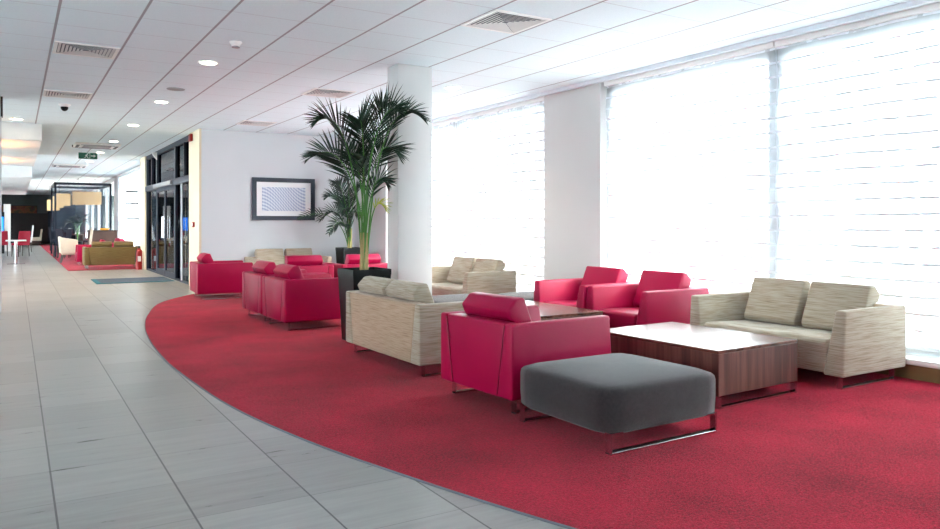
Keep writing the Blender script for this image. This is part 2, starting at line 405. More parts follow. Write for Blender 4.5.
for (a, b) in ((15.74, 16.4), (16.46, 17.28), (19.86, 20.6), (20.66, 21.38)):
    boxobj('side_pane', (XF+.02, XF+.03, a, b, .04, 2.08), 'door_glass', d)
bm = B(); cyl(bm, XF-.05, 16.43, .05, 2.08, .02); obj('door_rail', bm, 'alu', d)
# blue-grey full height manifestation bars on the side panes
# --- far windows
def farwall(y0, y1, z0=0, z1=CEIL, n='wall_far_right'): struct(boxobj(n, (3.3, 3.5, y0, y1, z0, z1), 'white_wall'))
farwall(22.4, 23.2); farwall(30.4, 32.0); farwall(46, 54)
struct(boxobj('wall_far_sill', (3.3, 3.5, 23.2, 46, 0, .35), 'white_wall'))
window('window_3', 23.2, 30.4, [25.6, 28], x=3.34, z0=.35)
window('window_4', 32, 46, [35.5, 39, 42.5], x=3.34, z0=.35)
for y0, y1, lb in ((23.25, 26.7, 'sheer blind on the far hall window behind the olive sofa'), (26.75, 30.35, 'sheer blind on the far hall window beside the string curtain')):
    blind(y0, y1, lb, 'sheer_gauze', x=3.26, zb=.5)
struct(boxobj('wall_rear', (-6, 6.7, -5.2, -5.0, 0, CEIL), 'white_wall'))
window('added_window_near', -1, 8.6, [1.4, 3.8, 6.2], x=-6.1, z0=1.4)  # unseen window, added as fill for the left-facing sides and ceiling
struct(boxobj('wall_left_near', (-6.2, -6.0, -1, 8.6, 0, 1.4), 'white_wall'))
struct(boxobj('wall_left_near', (-6.2, -6.0, 8.6, 12.6, 0, CEIL), 'white_wall'))
struct(boxobj('wall_left_near', (-6.2, -6.0, -5, -1, 0, CEIL), 'white_wall'))
window('added_window_far', 14, 30, [17+2.6*k for k in range(5)], x=-6.1, z0=.3)  # unseen window, added to let more daylight into the far hall
struct(boxobj('wall_left', (-6.2, -6.0, 30, 54.2, .3, CEIL), 'white_wall'))
# outside
struct(boxobj('ground_outside', (6.8, 60, -20, 60, -.4, -.3), 'outside_ground'))

# ------------------------------------------------------------------ carpet
edge = [(3.02, 14.1), (2.59, 13.57), (1.93, 12.42), (1.55, 10.95), (1.345, 9.75), (1.225, 8.55), (1.17, 7.3), (1.18, 6.4), (1.25, 5.2), (1.41, 4.2), (1.635, 3.33), (1.94, 2.38), (2.35, 1.4), (2.9, .4), (3.6, -.6), (4.6, -1.7), (6.09, -2.9)]
def cr(pts, k=8):
    out = []
    P = [Vector(p) for p in pts]; P = [P[0]*2-P[1]]+P+[P[-1]*2-P[-2]]
    for i in range(1, len(P)-2):
        for j in range(k):
            t = j/k; a, b, c, e = P[i-1], P[i], P[i+1], P[i+2]
            out.append(.5*((2*b)+(c-a)*t+(2*a-5*b+4*c-e)*t*t+(3*b-a-3*c+e)*t**3))
    out.append(P[-2]); return out
ce = cr(edge)
bm = B(); poly = [(p.x, p.y) for p in ce]+[(6.09, 14.6), (3.05, 14.6)]
prism(bm, poly, 'z', 0, .008); struct(obj('floor_carpet', bm, 'red_carpet', smooth=False))
bm = B()                                     # dark metal edging strip along the curve
for a, b in zip(ce, ce[1:]):
    t = (b-a).normalized(); n = Vector((t.y, -t.x))
    if n.x > 0: n = -n
    hexa(bm, [(*a, 0), (*b, 0), (*(b+n*.008), 0), (*(a+n*.008), 0), (*a, .009), (*b, .009), (*(b+n*.008), .004), (*(a+n*.008), .004)])
struct(obj('trim_6', bm, 'vent_dark', smooth=False))
struct(boxobj('floor_carpet_far', (1.18, 3.28, 22.0, 50, 0, .008), 'red_carpet'))
Z0 = .008

# ------------------------------------------------------------------ seating
def sled(parent, x0, x1, y, h=.105, w=.045, t=.012, mat='chrome'):
    """flat-bar sled leg: two uprights joined by a floor runner"""
    bm = B()
    box(bm, x0, x0+t, y-w/2, y+w/2, 0, h, .002, 1); box(bm, x1-t, x1, y-w/2, y+w/2, 0, h, .002, 1)
    box(bm, x0, x1, y-w/2, y+w/2, 0, t, .002, 1)
    box(bm, x0-.0, x0+.09, y-w/2, y+w/2, h-.004, h+.004); box(bm, x1-.09, x1, y-w/2, y+w/2, h-.004, h+.004)
    return obj('sled_leg', bm, mat, parent)
def seat_unit(name, label, cat, W, D, n, mat, seam, group, cmat=None):
    """low lounge seat: origin at floor centre, front towards +x; W along y"""
    t = thing(name, label, cat, group=group); cmat = cmat or mat
    hw = W/2; xb, xf = -D/2, D/2; zb, zt = .1, .59
    to, ti = .085, .165                       # arm thickness at top / bottom
    for s in (-1, 1):
        bm = B()
        o, a, b = s*hw, s*(hw-to), s*(hw-ti)
        pts = [(xb, o, zb), (xf, o, zb), (xf, b, zb), (xb, b, zb), (xb, o, zt), (xf-.035, o, zt), (xf-.035, a, zt), (xb, a, zt)]
        hexa(bm, pts, .018, 3); obj('arm', bm, mat, t)
    bm = B()                                  # back shell between the arms
    e = hw-ti-.001; f = hw-to-.001
    hexa(bm, [(xb+.004, -e, zb), (xb+.17, -e, zb), (xb+.17, e, zb), (xb+.004, e, zb), (xb+.004, -f, zt-.004), (xb+.13, -f, zt-.004), (xb+.13, f, zt-.004), (xb+.004, f, zt-.004)], .014, 3)
    bk = obj('backrest', bm, 'back_weave' if mat == 'cream_weave' else mat, t)
    if seam:
        for s in (-1, 1):
            bm = B(); tube(bm, [(xb+.003, s*(e+.002), zb+.02), (xb+.003, s*(f+.002), zt-.02)], .0035, 6)
            obj('seam_piping', bm, seam, bk)
    bm = B()
    ys = hw-ti+.008
    prism(bm, [(xb+.13, .11), (xf-.025, .11), (xf-.02, .34), (xf-.05, .365), (xb+.13, .345)], 'y', -ys, ys, .016, 3)
    obj('seat', bm, cmat, t)
    cw = .56 if n == 1 else (W-2*ti)/2-.045
    for k in range(n):
        yc = 0 if n == 1 else (k-.5)*(cw+.055)
        bm = B()
        prof = [(xb+.165, .352), (xb+.135, .585), (xb+.065, .598), (xb+.038, .66), (xb+.11, .735), (xb+.18, .742), (xb+.325, .40), (xb+.305, .352)]
        if n == 1: prof = [(p[0]+.045 if p[1] > .59 or p[0] > xb+.2 else p[0], p[1]) for p in prof]
        prism(bm, prof, 'y', yc-cw/2, yc+cw/2, .016, 3)
        obj('back_cushion', bm, cmat, t)
    for s in (-1, 1): sled(t, xb+.07, xf-.07, s*(hw-.075), h=.105)
    return t
G_ARM = 'crimson leather lounge armchairs'; G_SOFA = 'cream woven two-seat sofas'
arm0 = seat_unit('lounge_armchair', 'nearest crimson leather armchair seen from behind, beside the grey ottoman', 'armchair', .86, .91, 1, 'crimson_leather', 'crimson_seam', G_ARM)
arm0.location = (3.135, 4.37, Z0); arm0.rotation_euler = (0, 0, R(3))
def arm(label, x, y, rz): return dup(arm0, label, (x, y, Z0), rz, G_ARM)
arm('crimson armchair with its back to the window, next to the near cream sofa', 5.51, 5.57, 181)
arm('crimson armchair with its back to the window, second from the near cream sofa', 5.47, 6.44, 181)
arm('crimson armchair seen from behind left of the black planter, nearer of two side by side', 3.07, 8.79, 1)
arm('crimson armchair seen from behind left of the black planter, farther of two side by side', 3.07, 9.75, 1)
arm('crimson armchair alone at the carpet edge by the entrance doors', 2.96, 12.84, -3)
arm('crimson armchair facing the back wall, left of the palm stems', 3.83, 11.48, 88)
arm('crimson armchair facing the back wall, directly behind the palm stems', 4.80, 11.45, 90)
sofa0 = seat_unit('two_seat_sofa', 'cream woven sofa seen from behind beside the black planter and column', 'sofa', 1.48, .85, 2, 'cream_weave', None, G_SOFA)
sofa0.location = (3.15, 6.01, Z0); sofa0.rotation_euler = (0, 0, R(1.2))
dup(sofa0, 'cream woven sofa in front of the right window, behind the near walnut table', (5.61, 3.98, Z0), 180, G_SOFA)
dup(sofa0, 'cream woven sofa by the window just right of the white column', (5.42, 9.12, Z0), 183, G_SOFA)
dup(sofa0, 'cream woven sofa against the back wall below the framed print', (4.52, 14.16, Z0), 270, G_SOFA)
olive = seat_unit('two_seat_sofa', 'olive brown two-seat sofa seen from behind far down the corridor', 'sofa', 1.40, .8, 2, 'olive_weave', None, None)
olive.location = (2.28, 22.75, Z0); olive.rotation_euler = (0, 0, R(90))

# ottomans
def ottoman(label):
    t = thing('ottoman', label, 'ottoman', group='grey square ottomans')
    bm = B(); n = 12; a, b = .455, .425
    # soft block: rounded square rings, crowned top
    def ring(ins, z):
        out = []
        for k in range(40):
            th = 2*math.pi*k/40; cx, cy = math.cos(th), math.sin(th); p = 11.
            q = (abs(cx)**p+abs(cy)**p)**(-1/p)
            out.append(bm.verts.new(((a-ins)*q*cx, (b-ins)*q*cy, z)))
        return out
    rings = [ring(i, z) for i, z in ((.02, .105), (.004, .12), (0, .2), (0, .31), (.005, .334), (.018, .349), (.045, .360), (.11, .371), (.2, .380), (.3, .386), (.38, .388))]
    for q in range(len(rings)-1):
        for k in range(40): bm.faces.new((rings[q][k], rings[q][(k+1) % 40], rings[q+1][(k+1) % 40], rings[q+1][k]))
    bm.faces.new(rings[0][::-1]); bm.faces.new(rings[-1])
    obj('cushion', bm, 'grey_seat', t, ang=60)
    for s in (-1, 1): sled(t, -a+.03, a-.03, s*(b-.035), h=.11)
    return t
ot = ottoman('charcoal square ottoman in the foreground beside the nearest crimson armchair')
ot.location = (3.13, 3.42, Z0); ot.rotation_euler = (0, 0, R(1))
dup(ot, 'charcoal ottoman between the white column and the cream window sofa', (4.48, 7.55, Z0), 0)
dup(ot, 'charcoal ottoman by the window, left of the crimson armchairs', (5.58, 7.42, Z0), 0)

# coffee tables
def coffee(label):
    t = thing('coffee_table', label, 'table', group='low walnut block coffee tables')
    a, b = .45, .59
    bm = B(); box(bm, -a, a, -b, b, .085, .368, .002, 1); obj('body', bm, 'walnut_upright', t)
    bm = B(); box(bm, -a, a, -b, b, .3685, .39, .002, 1); obj('top', bm, 'walnut_top', t)
    for s in (-1, 1):
        bm = B(); y = s*(b-.02)
        w = .02
        box(bm, -a+.01, -a+.03, y-w, y+w, 0, .085); box(bm, a-.03, a-.01, y-w, y+w, 0, .085); box(bm, -a+.01, a-.01, y-w, y+w, 0, .012)
        obj('sled_leg', bm, 'chrome', t)
    return t
ct = coffee('low walnut coffee table in the foreground, in front of the near cream sofa')
ct.location = (4.42, 3.98, Z0); ct.rotation_euler = (0, 0, R(2.5))
dup(ct, 'low walnut coffee table behind the nearest crimson armchair', (4.39, 6.06, Z0), 1.5)

# ------------------------------------------------------------------ palms
RH = Vector((math.cos(R(31.4)), -math.sin(R(31.4)), 0)); DH = Vector((math.sin(R(31.4)), math.cos(R(31.4)), 0))
def bez(p, t):
    u = 1-t; return p[0]*u**3+p[1]*3*u*u*t+p[2]*3*u*t*t+p[3]*t**3
def frond(parent, base, tip, rise, leafL, nl, start=.45, mat='leaf_green', droop=.35, wid=.018, vee=.3, roll=0.):
    """arching pinnate frond: petiole + rachis tube (stem) and leaflets as one mesh each"""
    base, tip = Vector(base), Vector(tip); hz = Vector((tip.x-base.x, tip.y-base.y, 0))
    pts = [base, base+Vector((hz.x*.04, hz.y*.04, rise*.55)), base+Vector((hz.x*.36, hz.y*.36, rise*1.08)), tip]
    K = 18; path = [bez(pts, i/K) for i in range(K+1)]
    bm = B(); tube(bm, path, [.0095*(1-.85*i/K)+.0015 for i in range(K+1)], 6)
    st = obj('stem', bm, 'stem_green', parent)
    bm = B()
    for i in range(nl):
        t = start+(1-start)*(i+.5)/nl; p = bez(pts, t); tan = (bez(pts, min(1, t+.02))-bez(pts, t-.02)).normalized()
        side = tan.cross(Vector((0, 0, 1)))
        side = side.normalized() if side.length > .05 else Vector((1, 0, 0))
        side = Matrix.Rotation(roll, 3, tan) @ side
        up = side.cross(tan).normalized(); f = (t-start)/(1-start)
        ln = leafL*(.55+.75*math.sin(math.pi*min(1, f*.8+.18)))*(1-.35*f)
        for s in (-1, 1):
            a = .95-.45*f+random.uniform(-.08, .08)
            dr = (tan*math.cos(a)+side*s*math.sin(a)*.95+up*vee*.5*random.uniform(.6, 1.2)).normalized()
            l = ln*random.uniform(.88, 1.08); q = p; prev = None
            nrm = dr.cross(side*s).normalized() if dr.cross(side*s).length > .01 else up
            wv = dr.cross(up).normalized()
            for k in range(5):
                w = wid*(.45, 1., .95, .6, .03)[k]
                cur = (bm.verts.new(q-wv*w), bm.verts.new(q+up*-.006*(1 if k < 4 else 0)), bm.verts.new(q+wv*w))
                if prev:
                    bm.faces.new((prev[0], prev[1], cur[1], cur[0])); bm.faces.new((prev[1], prev[2], cur[2], cur[1]))
                prev = cur
                dd = (dr+Vector((0, 0, -droop*(k/4)**1.5))).normalized(); q = q+dd*l/4
    fo = obj('frond', bm, mat, parent, ang=60)
    return fo
def planter(t, a0, a1, H):
    bm = B(); hexa(bm, [(-a0, -a0, 0), (a0, -a0, 0), (a0, a0, 0), (-a0, a0, 0), (-a1, -a1, H), (a1, -a1, H), (a1, a1, H), (-a1, a1, H)])
    top = max(bm.faces, key=lambda f: f.calc_center_median().z)
    r = bmesh.ops.inset_region(bm, faces=[top], thickness=.025); 
    ex = bmesh.ops.extrude_discrete_faces(bm, faces=[top]); 
    bmesh.ops.translate(bm, verts=ex['faces'][0].verts[:], vec=(0, 0, -.06))
    obj('planter', bm, 'black_gloss', t, smooth=False)
    boxobj('soil', (-a1+.03, a1-.03, -a1+.03, a1-.03, H-.075, H-.04), 'soil', t)
def palm(label, loc, fr, H, mat, a0=.18, a1=.215, sc=1., wid=.0095, low=()):
    t = thing('potted_palm', label, 'plant', loc, 0, 'kentia palms in black planters')
    planter(t, a0, a1, H)
    for i, (r, dd, z, rise, ll, nl, st) in enumerate(fr):
        ang = i*2.4; b = Vector((.028*math.cos(ang), .028*math.sin(ang), H-.05))
        tip = RH*r+DH*dd; frond(t, b, (tip.x, tip.y, z), rise, ll, nl, st, mat, wid=wid, roll=(.85 if r*1. > 0 else -.85)+.25*math.sin(i*2.1))
    for r, dd, z, rise, ll, nl, st, m2 in low:
        tip = RH*r+DH*dd; frond(t, (0.03, 0, H-.05), (tip.x, tip.y, z), rise, ll, nl, st, m2, wid=wid)
    bm = B()
    for k in range(7):
        a = k*.9; tube(bm, [(.034*math.cos(a), .034*math.sin(a), H-.06), (.03*math.cos(a+.3), .03*math.sin(a+.3), H+.2), (.036*math.cos(a+.5), .036*math.sin(a+.5), H+.38)], [.016, .014, .008], 7)
    obj('trunk', bm, 'stem_straw', t)
    return t
#        r      d     ztip  rise  leaf  n  start
P1 = [(-.58, .05, 1.95, 1.38, .34, 26, .48),
      (-.47, -.15, 2.30, 1.68, .36, 28, .50),
      (-.06, .10, 2.34, 1.55, .36, 22, .62),
      (.24, .05, 2.50, 1.75, .20, 14, .74),
      (.38, -.12, 2.42, 1.72, .36, 28, .52),
      (.62, .10, 2.36, 1.85, .28, 24, .58),
      (.34, .25, 1.98, 1.50, .32, 24, .52),
      (.26, -.10, 1.66, 1.08, .26, 18, .50),
      (-.14, .35, 1.98, 1.35, .28, 20, .50),
      (.06, -.28, 1.90, 1.25, .26, 20, .52),
      (-.28, .25, 1.92, 1.45, .28, 20, .50)]
palm('tall kentia palm in the black planter beside the white column', (3.16, 7.33, Z0), P1, .76, 'leaf_green',
     low=[(.22, .1, 1.38, .85, .16, 9, .6, 'leaf_yellow')])
P2 = [(-.45, -.1, 1.75, 1.15, .30, 20, .4), (-.30, .1, 2.02, 1.3, .30, 20, .45), (-.05, -.2, 2.08, 1.35, .28, 20, .45), (.2, .0, 1.95, 1.25, .28, 20, .45),
      (-.55, -.2, 1.30, .95, .28, 18, .4), (-.35, -.35, 1.05, .75, .26, 18, .4), (.25, -.3, 1.35, .9, .26, 18, .4), (-.1, -.4, 1.45, .95, .28, 20, .4),
      (-.2, .2, 1.6, 1.0, .28, 18, .4), (-1.0, -.1, 1.33, .85, .20, 10, .68), (.05, -.35, 1.0, .7, .24, 16, .4)]
palm('dark bushy palm in the black planter in the back corner by the window', (5.64, 13.80, Z0), P2, .757, 'leaf_deep', wid=.012)

# ------------------------------------------------------------------ framed print
t = thing('framed_print', 'abstract blue-grey print in a wide dark frame on the back wall', 'picture', (4.58, 14.648, 1.725))
bm = B(); w, h, fw = .635, .42, .085
box(bm, -w, w, -.04, 0, h-fw, h, .004, 1); box(bm, -w, w, -.04, 0, -h, -h+fw, .004, 1); box(bm, -w, -w+fw, -.0395, 0, -h+fw, h-fw); box(bm, w-fw, w, -.0395, 0, -h+fw, h-fw)
obj('frame', bm, 'black_frame', t, smooth=False)
boxobj('mount_board', (-w+fw-.005, w-fw+.005, -.018, -.008, -h+fw-.005, h-fw+.005), 'paper', t)
boxobj('print', (-.44, .44, -.0205, -.018, -.235, .235), 'art_print', t)

# ------------------------------------------------------------------ ceiling fittings
def downlight(x, y, label, warm=False):
    t = thing('downlight', label, 'downlight', (x, y, CEIL), 0, 'round recessed downlights')
    bm = B(); r0, r1, n = .11, .085, 32
    for (ra, za), (rb, zb) in (((r0, -.001), (r0-.01, -.01)), ((r0-.01, -.01), (r1, -.008)), ((r1, -.008), (r1-.01, .0))):
        A = [bm.verts.new((ra*math.cos(2*math.pi*k/n), ra*math.sin(2*math.pi*k/n), za)) for k in range(n)]
        Bv = [bm.verts.new((rb*math.cos(2*math.pi*k/n), rb*math.sin(2*math.pi*k/n), zb)) for k in range(n)]
        for k in range(n): bm.faces.new((A[k], A[(k+1) % n], Bv[(k+1) % n], Bv[k]))
    obj('trim_ring', bm, 'white_plastic', t)
    bm = B(); cyl(bm, 0, 0, -.006, -.001, r1, n=32); obj('lamp_lens', bm, 'downlight_glow', t)
    li = bpy.data.lights.new('lamp', 'SPOT'); li.energy = 45 if warm else 22; li.color = (1, .78, .52) if warm else (1, .9, .76); li.spot_size = R(120); li.spot_blend = .8; li.shadow_soft_size = .06
    lo = bpy.data.objects.new('lamp', li); COL.objects.link(lo); lo.parent = t; lo.location = (0, 0, -.03)
for y, lb in ((8.57, 'round lit downlight beside the smoke detector, largest of the left row'), (11.7, 'round lit downlight past the ceiling speaker, second of the left row'), (14.75, 'round lit downlight before the entrance doors, third of the left row')): downlight(1.83, y, lb)
for y, lb in ((17.9, 'round warm downlight right of the ceiling cassette'), (20.9, 'round warm downlight just above the exit sign'), (24.0, 'round downlight beyond the exit sign')): downlight(1.83, y, lb, True)
downlight(4.95, 5.48, 'round lit downlight above the crimson window armchairs'); downlight(4.92, 8.5, 'round lit downlight just right of the white column top')
downlight(.02, 14.93, 'round warm downlight in front of the left soffit', True)

def vent(x, y, label, w=.29):
    t = thing('ceiling_vent', label, 'vent', (x, y, CEIL), 0, 'square louvred ceiling vents')
    bm = B(); f = .03
    for d_ in ((-w, w, -w, -w+f), (-w, w, w-f, w), (-w, -w+f, -w+f, w-f), (w-f, w, -w+f, w-f)): box(bm, *d_, -.012, -.0005)
    obj('frame', bm, 'white_plastic', t, smooth=False)
    boxobj('backing', (-w+f, w-f, -w+f, w-f, -.003, -.0005), 'vent_dark', t)
    for q in range(4):                      # four triangular banks of louvres
        bm = B(); rot = Matrix.Rotation(q*math.pi/2, 4, 'Z')
        for k in range(7):
            y0 = -(w-f)+.006+k*.034; hw = -y0-.004
            if hw < .01: continue
            y1 = y0+.016
            pts = [(-hw, y0, -.010), (hw, y0, -.010), (hw-.024, y0+.024, -.004), (-hw+.024, y0+.024, -.004)]
            if hw < .03: pts = [(-hw, y0, -.010), (hw, y0, -.010), (hw*.3, y0+.02, -.004), (-hw*.3, y0+.02, -.004)]
            lo_ = [rot @ Vector((p[0], p[1], p[2]-.002)) for p in pts]; hi_ = [rot @ Vector(p) for p in pts]
            hexa(bm, [tuple(p) for p in lo_+hi_])
        obj('louvre_bank', bm, 'vent_white', t, smooth=False)
vent(3.70, 5.46, 'square ceiling vent nearest the windows, top centre of the photo'); vent(3.65, 9.7, 'square ceiling vent left of the white column')
vent(3.66, 13.3, 'square ceiling vent close to the back wall above the framed print')
vent(.62, 8.6, 'square ceiling vent at upper left, nearer of the two'); vent(.62, 11.7, 'square ceiling vent at upper left just before the dome camera')

t = thing('smoke_detector', 'white smoke detector on the ceiling beside the first downlight', 'smoke detector', (1.85, 7.45, CEIL)); t.scale = (.85, .85, .85)
bm = B(); cyl(bm, 0, 0, -.02, 0, .07); cyl(bm, 0, 0, -.05, -.02, .045, .06); obj('housing', bm, 'white_plastic', t)
bm = B(); cyl(bm, 0, 0, -.058, -.05, .03); cyl(bm, 0, 0, -.066, -.058, .045, .045); obj('sensor_cap', bm, 'grey_plastic', t)
bm = B(); cyl(bm, 0, 0, -.008, 0, .11, .115, n=32); tag(obj('ceiling_speaker', bm, 'grey_plastic', loc=(1.82, 10.48, CEIL)), 'flat round grey speaker in the ceiling between two downlights', 'speaker')
t = thing('dome_camera', 'black dome security camera on a white mount behind the left ceiling vents', 'camera', (.63, 12.7, CEIL)); t.scale = (.75, .75, .8)
bm = B(); cyl(bm, 0, 0, -.03, 0, .10, .115); cyl(bm, 0, 0, -.05, -.03, .075, .09); obj('mount', bm, 'white_plastic', t)
bm = B(); bmesh.ops.create_uvsphere(bm, u_segments=20, v_segments=12, radius=.07, matrix=Matrix.Translation((0, 0, -.06))); obj('dome', bm, 'black_gloss', t)
bm = B(); cyl(bm, 0, 0, -.05, 0, .06); tag(obj('ceiling_sensor', bm, 'black_plastic', loc=(1.16, 19.2, CEIL)), 'small black ceiling sensor left of the ceiling cassette', 'sensor')
def cassette(x, y, label):
    t = thing('ceiling_cassette', label, 'air conditioner', (x, y, CEIL), 0, 'ceiling air cassettes')
    bm = B(); box(bm, -.46, .46, -.46, .46, -.05, -.001, .012, 2); obj('panel', bm, 'white_plastic', t)
    boxobj('grille', (-.28, .28, -.28, .28, -.058, -.05), 'grey_plastic', t)
    bm = B()
    for d_ in ((-.34, .34, -.42, -.36), (-.34, .34, .36, .42), (-.42, -.36, -.34, .34), (.36, .42, -.34, .34)): box(bm, *d_, -.055, -.05)
    obj('air_slots', bm, 'vent_dark', t, smooth=False)
cassette(1.58, 18.9, 'white square air cassette in the ceiling before the exit sign'); cassette(1.42, 25.9, 'white square air cassette in the ceiling beyond the exit sign')

# exit sign
t = thing('exit_sign', 'hanging green exit sign with running figure and arrow above the corridor', 'sign', (1.55, 20.85, 2.928))
bm = B(); box(bm, -.27, .27, -.012, .012, -.1, .1, .003, 1); obj('panel', bm, 'green_sign', t); t.scale = (.78, .78, .78)
bm = B(); box(bm, -.2, -.19, -.004, .004, .1, .13); box(bm, .19, .2, -.004, .004, .1, .13); obj('hanger', bm, 'chrome', t, smooth=False)
bm = B(); y0, y1 = -.016, -.0125
prism(bm, [(.08, -.014), (.16, -.014), (.16, -.05), (.225, 0), (.16, .05), (.16, .014), (.08, .014)], 'y', y0, y1)
prism(bm, [(.0, -.08), (.06, -.08), (.06, .08), (.0, .08), (.0, .068), (.048, .068), (.048, -.068), (.0, -.068)], 'y', y0, y1)
# running figure
bmesh.ops.create_cone(bm, cap_ends=True, segments=16, radius1=.016, radius2=.016, depth=.0035, matrix=Matrix.Translation((-.02, (y0+y1)/2, .06)) @ Matrix.Rotation(math.pi/2, 4, 'X'))
for pr in ([(-.045, .035), (-.015, .042), (-.03, -.01), (-.06, -.015)], [(-.03, -.01), (-.005, -.03), (-.01, -.075), (-.022, -.075), (-.02, -.035), (-.05, -.012)], [(-.06, -.01), (-.075, -.045), (-.11, -.06), (-.105, -.07), (-.065, -.055), (-.04, -.015)], [(-.02, .04), (.015, .015), (.01, .006), (-.025, .025)], [(-.045, .035), (-.08, .02), (-.085, -.012), (-.075, -.012), (-.068, .012), (-.04, .02)]): prism(bm, pr, 'y', y0, y1)
for pr in ([(-.25, -.05), (-.15, -.05), (-.15, -.042), (-.25, -.042)],): pass
obj('pictogram', bm, 'sign_white', t, smooth=False)

# wall fittings by the doors
bm = B(); box(bm, -.05, 0, -.09, .09, -.07, .07, .01, 2); tag(obj('fire_alarm_sounder', bm, 'red_plastic', loc=(2.955, 15.3, 2.92)), 'red alarm box at the top of the cream door jamb', 'alarm')
t = thing('fire_call_point', 'small red call point on the cream door jamb', 'call point', (2.961, 15.1, 1.22))
bm = B(); box(bm, -.04, 0, -.05, .05, -.05, .05, .006, 2); obj('box', bm, 'red_plastic', t)
boxobj('glass_plate', (-.043, -.04, -.03, .03, -.03, .03), 'white_plastic', t)
bm = B(); hexa(bm, [(-.1, -.04, 0), (0, -.04, -.12), (0, .04, -.12), (-.1, .04, 0), (-.1, -.04, .06), (0, -.04, .06), (0, .04, .06), (-.1, .04, .06)]); tag(obj('door_sensor', bm, 'white_plastic', loc=(2.988, 19.75, 2.93), smooth=False), 'white wedge sensor above the glass entrance doors', 'sensor')

# door mat
t = thing('door_mat', 'teal and blue-grey entrance mat on the tiles by the glass doors', 'mat', (2.2, 17.7, 0))
boxobj('mat_pile', (-.69, .72, -.66, .66, 0, .012), 'blue_grey_mat', t); boxobj('mat_band', (-.72, .72, -.75, -.66, 0, .012), 'teal_mat', t); boxobj('mat_end', (-.78, -.69, -.75, .66, 0, .012), 'teal_mat', t)

# ------------------------------------------------------------------ far hall furniture
arm('crimson armchair far away left of the olive sofa', 1.98, 25.0, 180)
arm('crimson armchair far away right behind the olive sofa', 2.66, 26.9, 190)
def extinguisher():
    t = thing('fire_extinguisher', 'red fire extinguisher on the floor at the far door jamb', 'fire extinguisher', (2.84, 21.75, 0))
    bm = B(); cyl(bm, 0, 0, 0, .50, .085); cyl(bm, 0, 0, .50, .57, .085, .03); obj('cylinder', bm, 'red_plastic', t)
    bm = B(); cyl(bm, 0, 0, .57, .62, .025); box(bm, -.08, .03, -.012, .012, .62, .64); box(bm, -.08, .03, -.012, .012, .66, .675); obj('valve_handle', bm, 'black_plastic', t)
    bm = B(); tube(bm, [(0, -.03, .6), (-.07, -.06, .56), (-.095, -.05, .4), (-.095, -.04, .2)], .012, 8); obj('hose', bm, 'black_plastic', t)
    boxobj('label_plate', (-.04, .04, -.089, -.083, .22, .36), 'white_plastic', t)
extinguisher()
for z, y, lb in ((2.2, 25.0, 'highest'), (1.84, 24.9, 'middle'), (1.36, 24.7, 'lowest')):
    t = thing('wall_shelf', 'small dark wall shelf by the far window, %s of three' % lb, 'shelf', (3.22, y, z), 0, 'dark wall shelves by the far window')
    boxobj('board', (-.32, 0, -.12, .12, 0, .035), 'black_plastic', t); bm = B(); box(bm, -.012, 0, -.02, .02, -.1, 0); hexa(bm, [(-.012, -.008, -.1), (-.002, -.008, -.1), (-.002, .008, -.1), (-.012, .008, -.1), (-.2, -.008, -.005), (-.19, -.008, -.005), (-.19, .008, -.005), (-.2, .008, -.005)]); obj('bracket', bm, 'black_plastic', t, smooth=False)
# cream tub chair with dark splayed legs
t = thing('tub_chair', 'cream upholstered tub chair on dark splayed legs far along the corridor', 'chair', (1.45, 26.4, Z0), 0)
bm = B(); hexa(bm, [(-.22, -.24, .25), (.24, -.24, .25), (.24, .24, .25), (-.22, .24, .25), (-.26, -.28, .46), (.26, -.28, .46), (.26, .28, .46), (-.26, .28, .46)], .03, 3); obj('seat', bm, 'cream_fabric', t)
bm = B(); hexa(bm, [(-.27, -.3, .3), (-.17, -.3, .3), (-.17, .3, .3), (-.27, .3, .3), (-.31, -.3, .82), (-.23, -.3, .82), (-.23, .3, .82), (-.31, .3, .82)], .03, 3)
for s in (-1, 1): hexa(bm, [(-.25, s*.29-.035, .3), (.25, s*.29-.035, .3), (.25, s*.29+.035, .3), (-.25, s*.29+.035, .3), (-.29, s*.3-.035, .8), (.2, s*.3-.035, .72), (.2, s*.3+.035, .72), (-.29, s*.3+.035, .8)], .02, 3)
obj('backrest', bm, 'cream_fabric', t)
for sx in (-1, 1):
    for sy in (-1, 1):
        bm = B(); tube(bm, [(sx*.18, sy*.2, .27), (sx*.25, sy*.25, 0)], [.03, .018], 8); obj('leg', bm, 'dark_wood', t)
# plain dining chairs
def dchair(label, loc, rz, mat, hb, name='dining_chair', group=None, legm='dark_wood'):
    t = thing(name, label, 'chair', loc, rz, group)
    bm = B(); box(bm, -.22, .22, -.22, .22, .42, .5, .02, 2); obj('seat', bm, mat, t)
    bm = B(); hexa(bm, [(-.24, -.22, .5), (-.18, -.22, .5), (-.18, .22, .5), (-.24, .22, .5), (-.30, -.21, hb), (-.25, -.21, hb), (-.25, .21, hb), (-.30, .21, hb)], .02, 2); obj('backrest', bm, mat, t)
    for sx in (-1, 1):
        for sy in (-1, 1):
            bm = B(); tube(bm, [(sx*.19, sy*.19, .43), (sx*.21, sy*.2, 0)], [.022, .015], 8); obj('leg', bm, legm, t)
    return t
dchair('cream high-backed chair behind the cream tub chair', (1.98, 28.6, Z0), 180, 'cream_fabric', 1.06)
dark = dchair('dark dining chair behind the canopy, farthest of the three', (1.55, 38.4, Z0), 0, 'dark_fabric', 1.03, group='dark dining chairs under the canopy')
dup(dark, 'dark dining chair inside the canopy beside the dark table', (1.72, 34.2, Z0), 60)
dup(dark, 'dark dining chair behind the dark dining table', (2.7, 35.9, Z0), 180)
dup(dark, 'dark dining chair on the tiles side of the canopy, nearest the cream tub chair', (1.55, 29.9, Z0), 30)
dup(dark, 'dark dining chair against the canopy post, beside the cream high-backed chair', (1.45, 30.85, Z0), 200)
